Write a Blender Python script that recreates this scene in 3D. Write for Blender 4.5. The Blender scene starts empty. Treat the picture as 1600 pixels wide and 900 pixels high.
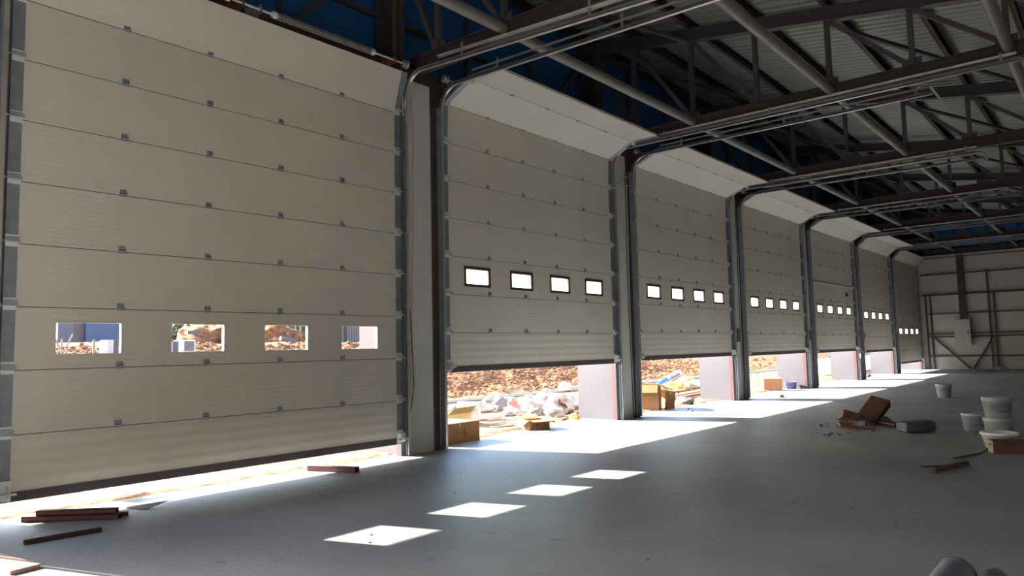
import bpy, math, random
from mathutils import Vector, Matrix, noise
PI = math.pi
S = bpy.context.scene
COL = S.collection
rnd = random.Random(7)

# ------------------------------------------------------------------ camera
F, YAW, PIT, ROL = 1137.17, .6985, .0839, -.0225
CAM = Vector((8.114, 0.0, 1.508))
fw = Vector((-math.sin(YAW)*math.cos(PIT), math.cos(YAW)*math.cos(PIT), math.sin(PIT)))
rt = Vector((math.cos(YAW), math.sin(YAW), 0)); up = rt.cross(fw)
RT = rt*math.cos(ROL)+up*math.sin(ROL); UP = up*math.cos(ROL)-rt*math.sin(ROL)
cd = bpy.data.cameras.new('camera'); cam = bpy.data.objects.new('camera', cd); COL.objects.link(cam)
cd.sensor_width = 36; cd.lens = F/1600*36; cd.clip_end = 500
cam.matrix_world = Matrix(((RT.x, UP.x, -fw.x, CAM.x), (RT.y, UP.y, -fw.y, CAM.y), (RT.z, UP.z, -fw.z, CAM.z), (0, 0, 0, 1)))
S.camera = cam

def ray(x, y): return RT*((x-800)/F)-UP*((y-450)/F)+fw
def at(x, y, ax, c):
    d = ray(x, y); return CAM+d*((c-CAM[ax])/d[ax])

# ------------------------------------------------------------------ light
S.view_settings.view_transform = 'Standard'; S.view_settings.look = 'None'
S.view_settings.gamma = 1; S.view_settings.use_curve_mapping = False
S.view_settings.exposure = 1.55
SUN = Vector((-1.93, -.635, 1.0)).normalized()
sl = bpy.data.lights.new('sun', 'SUN'); sl.energy = 13.4; sl.color = (1, .925, .81); sl.angle = math.radians(.5)
so = bpy.data.objects.new('sun', sl); COL.objects.link(so); so.rotation_euler = SUN.to_track_quat('Z', 'Y').to_euler(); so.location = (-20, -5, 15)
w = bpy.data.worlds.new('sky'); S.world = w; w.use_nodes = True
nt = w.node_tree; bg = nt.nodes['Background']; sky = nt.nodes.new('ShaderNodeTexSky')
sky.sky_type = 'NISHITA'; sky.sun_disc = False; sky.sun_elevation = math.radians(26.2); sky.sun_rotation = math.atan2(SUN.x, SUN.y)
sky.dust_density = 1.5; sky.altitude = 200
nt.links.new(sky.outputs[0], bg.inputs[0]); bg.inputs[1].default_value = .39

# ------------------------------------------------------------------ materials
def mat(name, col, rough=.6, metal=0, noise_amt=0, scale=4, bump=0, bscale=30, col2=None, spec=None, stretch=None, detail=4):
    m = bpy.data.materials.new(name); m.use_nodes = True; n = m.node_tree.nodes; l = m.node_tree.links
    b = n['Principled BSDF']; b.inputs['Roughness'].default_value = rough; b.inputs['Metallic'].default_value = metal
    if spec is not None: b.inputs['Specular IOR Level'].default_value = spec
    b.inputs['Base Color'].default_value = (*col, 1)
    if noise_amt or bump:
        tc = n.new('ShaderNodeTexCoord'); mp = n.new('ShaderNodeMapping'); l.new(tc.outputs['Object'], mp.inputs[0])
        if stretch: mp.inputs['Scale'].default_value = stretch
    if noise_amt:
        t = n.new('ShaderNodeTexNoise'); t.inputs['Scale'].default_value = scale; t.inputs['Detail'].default_value = detail
        l.new(mp.outputs[0], t.inputs[0])
        r = n.new('ShaderNodeValToRGB'); c2 = col2 or tuple(c*(1-noise_amt) for c in col)
        r.color_ramp.elements[0].color = (*c2, 1); r.color_ramp.elements[1].color = (*col, 1)
        r.color_ramp.elements[0].position = .35; r.color_ramp.elements[1].position = .65
        l.new(t.outputs[0], r.inputs[0]); l.new(r.outputs[0], b.inputs['Base Color'])
    if bump:
        t2 = n.new('ShaderNodeTexNoise'); t2.inputs['Scale'].default_value = bscale; t2.inputs['Detail'].default_value = 6
        l.new(mp.outputs[0], t2.inputs[0]); bp = n.new('ShaderNodeBump'); bp.inputs['Strength'].default_value = bump
        bp.inputs['Distance'].default_value = .02
        l.new(t2.outputs[0], bp.inputs['Height']); l.new(bp.outputs[0], b.inputs['Normal'])
    return m

def ribbed(name, col, axis, freq, strength, rough=.5, noise_amt=.06):
    """painted sheet with fine parallel ribs running across `axis`"""
    m = mat(name, col, rough, 0, noise_amt, 1.5); n = m.node_tree.nodes; l = m.node_tree.links; b = n['Principled BSDF']
    tc = n.new('ShaderNodeTexCoord'); wv = n.new('ShaderNodeTexWave'); wv.bands_direction = axis; wv.wave_profile = 'SIN'
    wv.inputs['Scale'].default_value = freq
    l.new(tc.outputs['Object'], wv.inputs[0]); bp = n.new('ShaderNodeBump'); bp.inputs['Strength'].default_value = strength
    bp.inputs['Distance'].default_value = .004
    l.new(wv.outputs['Fac'], bp.inputs['Height']); l.new(bp.outputs[0], b.inputs['Normal'])
    return m

M = {}
M['panel'] = ribbed('cream_door_panel', (.565, .54, .485), 'Z', 6.2, .12)
M['panel_rib'] = ribbed('cream_door_panel_ribbed', (.565, .54, .485), 'Z', 2.6, .5)
M['galv'] = mat('galvanised_steel', (.27, .31, .36), .5, .5, .2, 6, .05, 60)
M['galv_bright'] = mat('bright_zinc', (.72, .76, .80), .4, .35, .1, 8)
M['zinc_hinge'] = mat('zinc_hinge', (.30, .34, .38), .4, .6)
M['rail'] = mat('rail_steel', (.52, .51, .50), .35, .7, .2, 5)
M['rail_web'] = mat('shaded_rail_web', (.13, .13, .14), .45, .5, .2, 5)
M['seal'] = mat('black_rubber', (.045, .042, .045), .6)
M['darkframe'] = mat('dark_brown_plastic', (.05, .03, .028), .5)
M['cream'] = mat('cream_plastic', (.62, .60, .54), .5)
M['concrete'] = mat('concrete_floor', (.315, .335, .35), .62, 0, .3, .55, .25, 14, detail=9)
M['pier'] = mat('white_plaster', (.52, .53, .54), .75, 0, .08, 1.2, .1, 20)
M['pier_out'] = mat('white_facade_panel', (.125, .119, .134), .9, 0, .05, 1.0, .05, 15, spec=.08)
M['primer'] = mat('brown_primer_steel', (.065, .05, .048), .6, .1, .25, 3, .05, 30)
M['primer_red'] = mat('red_primer_steel', (.17, .055, .05), .6, .05, .25, 4)
M['truss'] = mat('grey_brown_truss_paint', (.092, .084, .082), .55, .1, .2, 2.5)
M['tube'] = mat('grey_tube_paint', (.21, .205, .20), .5, .1, .15, 3)
M['blue'] = ribbed('blue_cladding', (.02, .13, .40), 'Y', 1.6, .5)
M['gable'] = mat('beige_sandwich_panel', (.49, .47, .44), .55, 0, .06, .7)
M['deck'] = mat('roof_sheet_underside', (.29, .30, .28), .5, .2, .1, 2)
M['wire'] = mat('black_cable', (.03, .03, .03), .5)
M['wire_w'] = mat('grey_cable', (.45, .45, .45), .5)
M['board'] = mat('cardboard', (.36, .175, .075), .85, 0, .12, 3, .05, 40)
M['board_y'] = mat('pale_cardboard', (.46, .36, .19), .85, 0, .1, 3)
M['board_dk'] = mat('dull_red_cardboard', (.19, .08, .06), .8, 0, .3, 9, .1, 30)
M['ink'] = mat('black_print', (.03, .025, .02), .7)
M['white'] = mat('white_plastic', (.82, .82, .82), .45, 0, .1, 5)
M['foam'] = mat('white_foam', (.5, .49, .5), .8)
M['sheet'] = mat('white_plastic_sheet', (.45, .42, .43), .45, 0, .45, 3, .2, 10)
M['sheet_g'] = mat('grey_plastic_sheet', (.15, .135, .13), .5, 0, .2, 3, .2, 10)
M['blueprint'] = mat('blue_printed_film', (.03, .12, .33), .35, 0, .1, 3)
M['wool'] = mat('mineral_wool', (.26, .21, .08), .95, 0, .35, 12, .4, 30)
M['bucket_l'] = mat('lavender_plastic', (.17, .16, .36), .4)
M['bucket_g'] = mat('dusty_white_plastic', (.50, .52, .55), .5, 0, .25, 7)
M['bucket_label'] = mat('grey_bucket_label', (.24, .25, .28), .5, 0, .3, 14)
M['greybag'] = mat('dark_grey_wrap', (.10, .10, .115), .6, 0, .3, 6, .3, 14)
M['wood'] = mat('reddish_wood', (.15, .06, .04), .7, 0, .35, 3, .1, 20, stretch=(1, 12, 12))
M['wood_l'] = mat('weathered_timber', (.40, .28, .19), .8, 0, .3, 4, .1, 20, stretch=(1, 10, 10))
M['wood_d'] = mat('dark_brown_stick', (.09, .055, .045), .7, 0, .3, 5)
M['pipe_b'] = mat('blue_grey_pipe', (.13, .15, .21), .32, 0, .15, 3)
M['soil'] = mat('orange_soil', (.33, .145, .055), .95, 0, .5, 3.6, .9, 16, col2=(.10, .035, .015), detail=9)
M['sand'] = mat('pale_dusty_ground', (.235, .165, .095), .95, 0, .3, 4.5, .8, 18, col2=(.10, .055, .025), detail=10)
M['clod'] = mat('soil_clod', (.34, .155, .065), .95, 0, .4, 3, .5, 10)
M['kerb'] = mat('pale_kerb_concrete', (.19, .19, .175), .85, 0, .2, 4)
M['tree'] = mat('olive_foliage', (.17, .20, .10), .8, 0, .5, 3, .5, 6)
M['bark'] = mat('bark', (.15, .10, .07), .9)
M['bwall'] = mat('blue_hall_cladding', (.06, .085, .15), .6)
M['gwall'] = mat('grey_hall_wall', (.11, .10, .13), .7)
M['brwall'] = mat('brown_hall_wall', (.14, .10, .09), .7)
M['fence'] = mat('corrugated_fence_sheet', (.26, .22, .20), .6)
M['tank'] = mat('brown_tank', (.13, .085, .06), .6)
M['vehicle'] = mat('dark_vehicle_paint', (.06, .04, .06), .5)
M['orange'] = mat('orange_plastic', (.34, .12, .07), .5)
M['yellow'] = mat('yellow_film', (.55, .36, .08), .5)
M['box_el'] = mat('grey_enamel', (.38, .38, .36), .45, .2, .1, 2)
M['slipsheet'] = mat('dark_offcut_sheet', (.09, .09, .10), .6)
M['pinkboard'] = mat('pale_pink_board', (.55, .38, .32), .8, 0, .15, 3)
# window pane: clear acrylic
g = bpy.data.materials.new('clear_acrylic'); g.use_nodes = True; gn = g.node_tree.nodes; gl = g.node_tree.links
for q in list(gn): gn.remove(q)
o_ = gn.new('ShaderNodeOutputMaterial'); mx = gn.new('ShaderNodeMixShader'); tr = gn.new('ShaderNodeBsdfTransparent'); gs = gn.new('ShaderNodeBsdfGlossy')
gs.inputs['Roughness'].default_value = .08; mx.inputs[0].default_value = .07; tr.inputs[0].default_value = (.97, .97, .97, 1)
gl.new(tr.outputs[0], mx.inputs[1]); gl.new(gs.outputs[0], mx.inputs[2]); gl.new(mx.outputs[0], o_.inputs[0]); M['pane'] = g

# window pane still under its milky protective film
g = bpy.data.materials.new('milky_filmed_acrylic'); g.use_nodes = True; gn = g.node_tree.nodes; gl = g.node_tree.links
for q in list(gn): gn.remove(q)
o_ = gn.new('ShaderNodeOutputMaterial'); mx = gn.new('ShaderNodeMixShader'); tr = gn.new('ShaderNodeBsdfTranslucent'); gs = gn.new('ShaderNodeBsdfDiffuse')
mx.inputs[0].default_value = .3; tr.inputs[0].default_value = (.95, .95, .93, 1); gs.inputs[0].default_value = (.8, .8, .8, 1)
gl.new(tr.outputs[0], mx.inputs[1]); gl.new(gs.outputs[0], mx.inputs[2]); gl.new(mx.outputs[0], o_.inputs[0]); M['film'] = g

# concrete: add pale dust patches and dark scuffs
def dress_concrete():
    m = M['concrete']; n = m.node_tree.nodes; l = m.node_tree.links; b = n['Principled BSDF']
    src = b.inputs['Base Color'].links[0].from_socket
    tc = n.new('ShaderNodeTexCoord'); mp = n.new('ShaderNodeMapping'); mp.inputs['Scale'].default_value = (.8, 2.6, 1); mp.inputs['Rotation'].default_value = (0, 0, .35)
    l.new(tc.outputs['Object'], mp.inputs[0])
    t = n.new('ShaderNodeTexNoise'); t.inputs['Scale'].default_value = 2.3; t.inputs['Detail'].default_value = 7; t.inputs['Roughness'].default_value = .65
    l.new(mp.outputs[0], t.inputs[0])
    r = n.new('ShaderNodeValToRGB'); r.color_ramp.elements[0].position = .24; r.color_ramp.elements[0].color = (.3, .3, .3, 1)
    r.color_ramp.elements[1].position = .38; r.color_ramp.elements[1].color = (1, 1, 1, 1)
    l.new(t.outputs[0], r.inputs[0])
    mm = n.new('ShaderNodeMixRGB'); mm.blend_type = 'MULTIPLY'; mm.inputs[0].default_value = .75
    l.new(src, mm.inputs[1]); l.new(r.outputs[0], mm.inputs[2]); l.new(mm.outputs[0], b.inputs['Base Color'])
    b.inputs['Roughness'].default_value = .5
dress_concrete()

# ------------------------------------------------------------------ mesh builder
class MB:
    def __init__(s): s.v = []; s.f = []; s.sm = []
    def add(s, vs, fs, smooth=False, mx=None):
        o = len(s.v)
        for p in vs: s.v.append(tuple(mx @ Vector(p)) if mx else tuple(p))
        for f in fs: s.f.append([o+i for i in f]); s.sm.append(smooth)
        return s
    def box(s, x0, x1, y0, y1, z0, z1, mx=None):
        return s.add([(x0, y0, z0), (x1, y0, z0), (x1, y1, z0), (x0, y1, z0), (x0, y0, z1), (x1, y0, z1), (x1, y1, z1), (x0, y1, z1)],
                     [(0, 3, 2, 1), (4, 5, 6, 7), (0, 1, 5, 4), (1, 2, 6, 5), (2, 3, 7, 6), (3, 0, 4, 7)], mx=mx)
    def tube(s, pts, r, n=8, cap=True, r1=None):
        pts = [Vector(p) for p in pts]; k = len(pts); rings = []; ref = None
        for i, p in enumerate(pts):
            t = (pts[min(i+1, k-1)]-pts[max(i-1, 0)]).normalized()
            if ref is None: ref = Vector((0, 0, 1)) if abs(t.z) < .9 else Vector((1, 0, 0))
            a = (ref-t*ref.dot(t)).normalized(); ref = a; b = t.cross(a)
            rr = r if r1 is None else r+(r1-r)*i/max(k-1, 1)
            rings.append([p+a*math.cos(2*PI*j/n)*rr+b*math.sin(2*PI*j/n)*rr for j in range(n)])
        vs = [v for q in rings for v in q]; fs = []
        for i in range(k-1):
            for j in range(n): fs.append((i*n+j, i*n+(j+1) % n, (i+1)*n+(j+1) % n, (i+1)*n+j))
        s.add(vs, fs, n > 4)
        if cap: s.add(rings[0], [tuple(range(n))[::-1]]); s.add(rings[-1], [tuple(range(n))])
        return s
    def bar(s, a, b, w, h):
        """rectangular bar from a to b, h measured towards world up"""
        a, b = Vector(a), Vector(b); t = (b-a).normalized(); ref = Vector((0, 0, 1)) if abs(t.z) < .95 else Vector((0, 1, 0))
        sd = t.cross(ref).normalized(); u = sd.cross(t)
        vs = []
        for p in (a, b):
            for x, y in ((-1, -1), (1, -1), (1, 1), (-1, 1)): vs.append(p+sd*x*w/2+u*y*h/2)
        return s.add(vs, [(3, 2, 1, 0), (4, 5, 6, 7), (0, 1, 5, 4), (1, 2, 6, 5), (2, 3, 7, 6), (3, 0, 4, 7)])
    def ibeam(s, a, b, w, h, t=.012, tw=.01):
        a, b = Vector(a), Vector(b); d = (b-a).normalized(); sd = d.cross(Vector((0, 0, 1))).normalized(); u = sd.cross(d)
        s.bar(a+u*(h/2-t/2), b+u*(h/2-t/2), w, t); s.bar(a-u*(h/2-t/2), b-u*(h/2-t/2), w, t); s.bar(a, b, tw, h-2*t)
        return s
    def sweep(s, path, n0, n1, y0, y1):
        """rectangle swept along an XZ path; n = offset along the left normal, y = world y"""
        k = len(path); vs = []
        for i in range(k):
            a = Vector(path[max(i-1, 0)]); b = Vector(path[min(i+1, k-1)]); t = (b-a).normalized(); nn = Vector((t.y, -t.x))
            p = Vector(path[i])
            for n_, y in ((n0, y0), (n1, y0), (n1, y1), (n0, y1)): q = p+nn*n_; vs.append((q.x, y, q.y))
        fs = []
        for i in range(k-1):
            for j in range(4): fs.append((i*4+j, i*4+(j+1) % 4, (i+1)*4+(j+1) % 4, (i+1)*4+j))
        fs += [(3, 2, 1, 0), tuple((k-1)*4+j for j in range(4))]
        return s.add(vs, fs)
    def lathe(s, prof, n=24, c=(0, 0, 0), mx=None):
        vs = []; fs = []
        for r, z in prof:
            for j in range(n): vs.append((c[0]+r*math.cos(2*PI*j/n), c[1]+r*math.sin(2*PI*j/n), c[2]+z))
        for i in range(len(prof)-1):
            for j in range(n): fs.append((i*n+j, i*n+(j+1) % n, (i+1)*n+(j+1) % n, (i+1)*n+j))
        return s.add(vs, fs, True, mx)
    def prism(s, poly, y0, y1, mx=None):
        n = len(poly); vs = [(p[0], y0, p[1]) for p in poly]+[(p[0], y1, p[1]) for p in poly]
        fs = [tuple(range(n)), tuple(range(2*n-1, n-1, -1))]+[(i, i+n, (i+1) % n+n, (i+1) % n) for i in range(n)]
        return s.add(vs, fs, mx=mx)
    def done(s, name, m, parent=None, off=None, loc=None, bevel=0):
        me = bpy.data.meshes.new(name)
        o3 = Vector(off) if off is not None else Vector((0, 0, 0))
        me.from_pydata([tuple(Vector(v)-o3) for v in s.v], [], s.f); me.materials.append(M[m])
        for p, q in zip(me.polygons, s.sm): p.use_smooth = q
        me.update()
        import bmesh
        b = bmesh.new(); b.from_mesh(me); bmesh.ops.recalc_face_normals(b, faces=b.faces); b.to_mesh(me); b.free()
        o = bpy.data.objects.new(name, me); COL.objects.link(o)
        if parent: o.parent = parent
        if loc is not None: o.location = loc
        if bevel:
            bv = o.modifiers.new('bevel', 'BEVEL'); bv.width = bevel; bv.segments = 2; bv.limit_method = 'ANGLE'
        return o

def tag(o, label=None, cat=None, group=None, kind=None):
    if label: o['label'] = label
    if cat: o['category'] = cat
    if group: o['group'] = group
    if kind: o['kind'] = kind
    return o
def thing(name, loc, label, cat, group=None, kind=None, rz=0):
    o = bpy.data.objects.new(name, None); COL.objects.link(o); o.location = loc; o.rotation_euler.z = rz
    o.empty_display_size = .2
    return tag(o, label, cat, group, kind)
def inst(src, name, parent, loc=(0, 0, 0), rot=(0, 0, 0)):
    o = src.copy(); o.name = name; o.parent = parent; o.location = loc; o.rotation_euler = rot; COL.objects.link(o)
    return o
def single(mb, name, m, loc, label, cat, group=None, kind=None, rot=(0, 0, 0), off=None, bevel=0):
    o = mb.done(name, m, None, off, loc, bevel); o.rotation_euler = rot
    return tag(o, label, cat, group, kind)
def struct(mb, name, m, label, cat='wall'):
    return tag(mb.done(name, m), label, cat, kind='structure')

# ------------------------------------------------------------------ layout numbers
U0, W, P = 2.266, 4.753, 5.864
T = lambda i: 7.575+P*i
YD = lambda i: U0+P*i          # left edge of door i panels
X_END = 12.4; Y_END = 42.75; Y_START = -9.6
ORD = ['nearest', 'second', 'third', 'fourth', 'fifth', 'sixth', 'farthest']
topc = lambda x: 7.95-.155*x   # underside of truss top chord

# ------------------------------------------------------------------ shell
b = MB(); b.box(-1.02, X_END, Y_START, Y_END+.2, -.25, 0); struct(b, 'floor', 'concrete', 'dusty grey concrete floor slab with sunlit patches', 'floor')
# roof deck, trapezoidal ribs running down the slope
b = MB(); prof = []; y = Y_START
while y < Y_END+.3:
    prof += [(y, 0), (y+.09, 0), (y+.115, .045), (y+.205, .045)]; y += .23
zr = lambda x: topc(x)+.27+.2
vs = []
for x in (-1.15, X_END): vs += [(x, yy, zr(x)+dz) for yy, dz in prof]
n_ = len(prof); b.add(vs, [(i, i+1, n_+i+1, n_+i) for i in range(n_-1)])
o = struct(b, 'ceiling', 'deck', 'grey ribbed metal roof sheeting above the trusses', 'roof')
sd = o.modifiers.new('thick', 'SOLIDIFY'); sd.thickness = .03; sd.offset = 1
# blue wall above the doors + soffit
b = MB(); b.box(-1.12, -1.02, Y_START, Y_END+.2, 5.6, 8.75); b.box(-1.02, -1.0, Y_START, Y_END, 5.66, 5.9)
struct(b, 'wall_left', 'blue', 'dark blue cladding band above the row of doors')
b = MB(); b.box(-1.02, -.06, Y_START, Y_END, 5.66, 5.72); struct(b, 'trim_1', 'primer', 'flat ledge behind the door heads under the blue cladding', 'ledge')
b = MB(); b.box(X_END, X_END+.15, Y_START, Y_END+.2, 0, 6.6); struct(b, 'wall_right', 'gable', 'plain inner wall opposite the doors')
b = MB(); b.box(-1.12, X_END, Y_START-.15, Y_START, 0, 8.6); struct(b, 'wall_front', 'gable', 'plain end wall behind the viewpoint')
# far gable wall: beige panels with recessed horizontal joints, blue above
b = MB(); zz = 0
for h in (1.15, 1.15, 1.15, 1.15, 1.15, .15): b.box(-1.0, X_END, Y_END, Y_END+.1, zz+.006, zz+h-.006); zz += h
b.box(-1.0, X_END, Y_END+.02, Y_END+.1, 0, 5.9)
struct(b, 'wall_back', 'gable', 'far beige end wall of wide smooth panels')
b = MB(); b.add([(-1.1, Y_END, 5.9), (X_END, Y_END, 5.9), (X_END, Y_END, 6.6), (-1.1, Y_END, 8.6), (-1.1, Y_END+.1, 5.9), (X_END, Y_END+.1, 5.9), (X_END, Y_END+.1, 6.6), (-1.1, Y_END+.1, 8.6)],
                [(0, 1, 2, 3), (7, 6, 5, 4), (0, 4, 5, 1), (3, 2, 6, 7), (0, 3, 7, 4), (1, 5, 6, 2)])
struct(b, 'wall_back_upper', 'blue', 'dark blue gable cladding above the far beige wall')

# piers between the doors
PN = ['left of the nearest door', 'between the nearest and second doors', 'between the second and third doors', 'between the third and fourth doors',
      'between the fourth and fifth doors', 'between the fifth and sixth doors', 'between the sixth and farthest doors', 'right of the farthest door']
for i in range(-2, 7):
    t = T(i); nm = PN[i+1] if i >= -1 else 'behind the viewpoint'
    r = thing('wall_pier', (0, t, 0), 'white fin wall ' + nm, 'pier', 'fin walls between the doors', 'structure')
    last = i == 6
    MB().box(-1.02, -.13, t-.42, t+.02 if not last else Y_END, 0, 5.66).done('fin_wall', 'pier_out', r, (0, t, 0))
    MB().box(-.13, -.03, t-.30, (t+.20) if not last else Y_END, 0, 5.66).done('inner_face', 'pier', r, (0, t, 0))
    # primer steel jambs
    MB().box(-.13, -.05, t-.445, t-.425, 0, 5.33).done('red_jamb', 'primer_red', r, (0, t, 0))
    if not last:
        MB().box(-.22, -.2, t+.21, t+.45, 0, 5.66).box(-.055, -.035, t+.225, t+.345, 0, 5.33).box(-.22, -.055, t+.225, t+.245, 0, 5.33).box(-.2, -.06, t+.43, t+.45, 0, 5.33).done('brown_jamb', 'primer', r, (0, t, 0))
# steel columns above the piers
for i in range(-1, 7):
    t = T(i) if i < 6 else T(i)-.25
    b = MB(); b.box(-.92, -.52, t-.01, t+.01, 5.72, 8.2); b.box(-.92, -.905, t-.13, t+.13, 5.72, 8.2); b.box(-.535, -.52, t-.13, t+.13, 5.72, 8.2)
    single(b, 'steel_column', 'truss', (0, t, 0), 'brown H-shaped steel column rising above the pier ' + PN[i+1], 'column', 'steel columns above the piers', off=(0, t, 0))
# lintel beams over doors
for i in range(0, 7):
    y0, y1 = T(i-1)+.02, T(i)-.0
    b = MB(); b.box(-.24, -.07, y0, y1, 5.33, 5.35).box(-.24, -.07, y0, y1, 5.86, 5.88).box(-.09, -.07, y0, y1, 5.35, 5.86).box(-.24, -.22, y0, y1, 5.35, 5.6)
    single(b, 'lintel_beam', 'primer', (0, y0, 0), 'brown steel lintel beam over the %s sectional door' % ORD[i], 'beam', 'lintel beams over the doors', off=(0, y0, 0))

# ------------------------------------------------------------------ trusses
XN = [.4+1.325*k for k in range(0, 9)]
for i in range(-1, 7):
    t = T(i) if i < 6 else T(i)-.25
    r = thing('roof_truss', (0, t, 0), 'grey-brown steel roof truss spanning inward from the pier ' + PN[i+1], 'truss', 'roof trusses over the hall')
    off = (0, t, 0)
    MB().ibeam((-.5, t, 5.955), (X_END, t, 5.955), .17, .25, .016, .012).done('bottom_chord', 'primer', r, off)
    MB().ibeam((-1.0, t, topc(-1.0)+.13), (X_END, t, topc(X_END)+.13), .17, .26, .016, .012).done('top_chord', 'truss', r, off)
    for k, x in enumerate(XN):
        z1 = topc(x)
        if z1-6.08 > .2: MB().bar((x, t, 6.07), (x, t, z1+.01), .085, .085).done('vertical_web', 'truss', r, off)
        x1 = XN[k+1] if k+1 < len(XN) else None
        if k == 0: MB().bar((-.5, t, topc(-.6)-.02), (x-.04, t, 6.1), .08, .08).done('diagonal_web', 'truss', r, off)
        if x1: MB().bar((x+.05, t, z1-.02), (x1-.04, t, 6.1), .08, .08).done('diagonal_web', 'truss', r, off)
    for x in XN:
        MB().box(x-.16, x+.14, t-.008, t+.008, 6.06, 6.22).done('gusset_plate', 'truss', r, off)
# longitudinal tie tubes between trusses
ROWS = [(XN[1], 'first'), (XN[3], 'second'), (XN[5], 'third')]
for x, nm in ROWS+[(XN[7], 'last')]:
    for i in range(-1, 6):
        y0, y1 = T(i)+.03, T(i+1)-.03 - (.25 if i == 5 else 0)
        b = MB(); b.tube([(x, y0, 6.0), (x, y1, 6.0)], .082, 14)
        single(b, 'tie_tube', 'tube', (x, y0, 6.0), 'grey tie tube in the %s row past the pier %s' % (nm, PN[i+1]), 'tie tube', 'tie tubes between the trusses', off=(x, y0, 6.0))
# purlins
PR = 'first second third fourth fifth sixth seventh eighth ninth tenth'.split()
for k, x in enumerate([-.75]+XN):
    z = topc(x)+.27
    b = MB(); b.box(x-.04, x-.03, Y_START, Y_END, z, z+.2); b.box(x-.04, x+.04, Y_START, Y_END, z, z+.012); b.box(x-.04, x+.04, Y_START, Y_END, z+.185, z+.197)
    single(b, 'roof_purlin', 'primer', (x, 0, z), 'long steel roof purlin on the trusses, %s from the door side' % PR[k], 'purlin', 'roof purlins', off=(x, 0, z))
# roof and facade bracing
for i in range(-1, 6):
    b = MB(); y0, y1 = T(i)+.1, T(i+1)-.1
    b.bar((-.6, y0, topc(-.6)+.02), (XN[1], y1, topc(XN[1])-.03), .07, .07)
    single(b, 'roof_brace', 'truss', (0, y0, 7.9), 'slanting roof brace under the purlins beyond the pier ' + PN[i+1], 'brace', 'roof braces', off=(0, y0, 7.9))
    b = MB(); b.bar((XN[3], y0, topc(XN[3])-.03), (XN[5], y1, 6.9), .07, .07)
    single(b, 'roof_brace', 'truss', (XN[3], y0, 7.1), 'steep slanting brace deeper inside, beyond the pier ' + PN[i+1], 'brace', 'roof braces', off=(XN[3], y0, 7.1))
for i in range(0, 6):
    t = T(i); b = MB(); b.bar((-.72, t-.12, 8.0), (-.72, t-2.25, 5.82), .08, .08)
    single(b, 'knee_brace', 'truss', (-.72, t-2.25, 5.8), 'slanting knee brace against the blue cladding over the %s door' % ORD[i], 'brace', 'knee braces over the doors', off=(-.72, t-2.25, 5.8))
    for j, f in enumerate((.35, .68)):
        y = t-P+P*f
        b = MB(); b.box(-1.0, -.94, y-.03, y+.03, 5.72, 8.4)
        single(b, 'cladding_post', 'truss', (-.97, y, 5.72), 'thin upright post on the blue cladding over the %s door, %s one' % (ORD[i], ('nearer', 'farther')[j]), 'post', 'posts on the blue cladding', off=(-.97, y, 5.72))
b = MB(); b.box(-1.0, -.92, Y_START, Y_END, 7.0, 7.06)
single(b, 'cladding_rail', 'truss', (-.96, 0, 7), 'long thin rail along the blue cladding above the doors', 'rail', off=(-.96, 0, 7))

# ------------------------------------------------------------------ sectional doors
ZB = .61
def door_pt(s):
    """point on the door path: vertical, quarter curve, then horizontal"""
    R, z0 = .42, 5.30; L = R*PI/2
    if s <= z0: return Vector((0, s))
    if s <= z0+L: a = (s-z0)/R; return Vector((R-R*math.cos(a), z0+R*math.sin(a)))
    return Vector((R+s-z0-L, z0+R))
def seams(b0, n=9):
    out = [door_pt(b0)]; s = b0
    for k in range(n):
        lo, hi = s, s+.8
        for _ in range(40):
            m_ = (lo+hi)/2
            if (door_pt(m_)-out[-1]).length < ZB: lo = m_
            else: hi = m_
        s = lo; out.append(door_pt(s))
    return out
HW = W/2

pn = MB(); pn.box(-.042, 0, -HW, HW, .004, ZB-.004)
pb = MB(); pb.box(-.042, 0, -HW, HW, .004, ZB-.004)
WC = [-1.72, -.573, .573, 1.72]; ww, wh, wz = .315, .163, .305
pw = MB(); pw.box(-.042, 0, -HW, HW, .004, wz-wh); pw.box(-.042, 0, -HW, HW, wz+wh, ZB-.004)
ed = [-HW]+[e for c in WC for e in (c-ww, c+ww)]+[HW]
for k in range(0, len(ed), 2): pw.box(-.042, 0, ed[k], ed[k+1], wz-wh, wz+wh)
# sources (first use takes the object itself)
SRC = {}
def part(key, build, name, parent, loc, rot=(0, 0, 0)):
    if key in SRC: return inst(SRC[key], name, parent, loc, rot)
    o = build(); o.name = name; o.parent = parent; o.location = loc; o.rotation_euler = rot; SRC[key] = o
    return o
def ring(hy, hz, wd, x0, x1):
    b = MB(); b.box(x0, x1, -hy, hy, -hz, -hz+wd); b.box(x0, x1, -hy, hy, hz-wd, hz); b.box(x0, x1, -hy, -hy+wd, -hz+wd, hz-wd); b.box(x0, x1, hy-wd, hy, -hz+wd, hz-wd); return b
def hinge_mesh():
    b = MB(); b.box(0, .005, -.036, .036, .004, .05); b.box(0, .005, -.036, .036, -.026, -.004); b.tube([(.01, -.034, 0), (.01, .034, 0)], .011, 8)
    for y in (-.02, .02):
        for z in (-.017, .033): b.tube([(.004, y, z), (.011, y, z)], .007, 6)
    return b.done('hinge', 'zinc_hinge')
def bracket_mesh():
    b = MB(); b.box(0, .006, -.055, .055, -.045, .07)
    b.add([(.006, -.055, .05), (.006, .055, .05), (.075, .055, -.01), (.075, -.055, -.01), (.006, -.055, .055), (.006, .055, .055), (.08, .055, -.01), (.08, -.055, -.01)], [(0, 1, 2, 3), (7, 6, 5, 4), (0, 4, 5, 1), (3, 2, 6, 7), (0, 3, 7, 4), (1, 5, 6, 2)])
    return b.done('roller_bracket', 'galv_bright')
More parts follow.
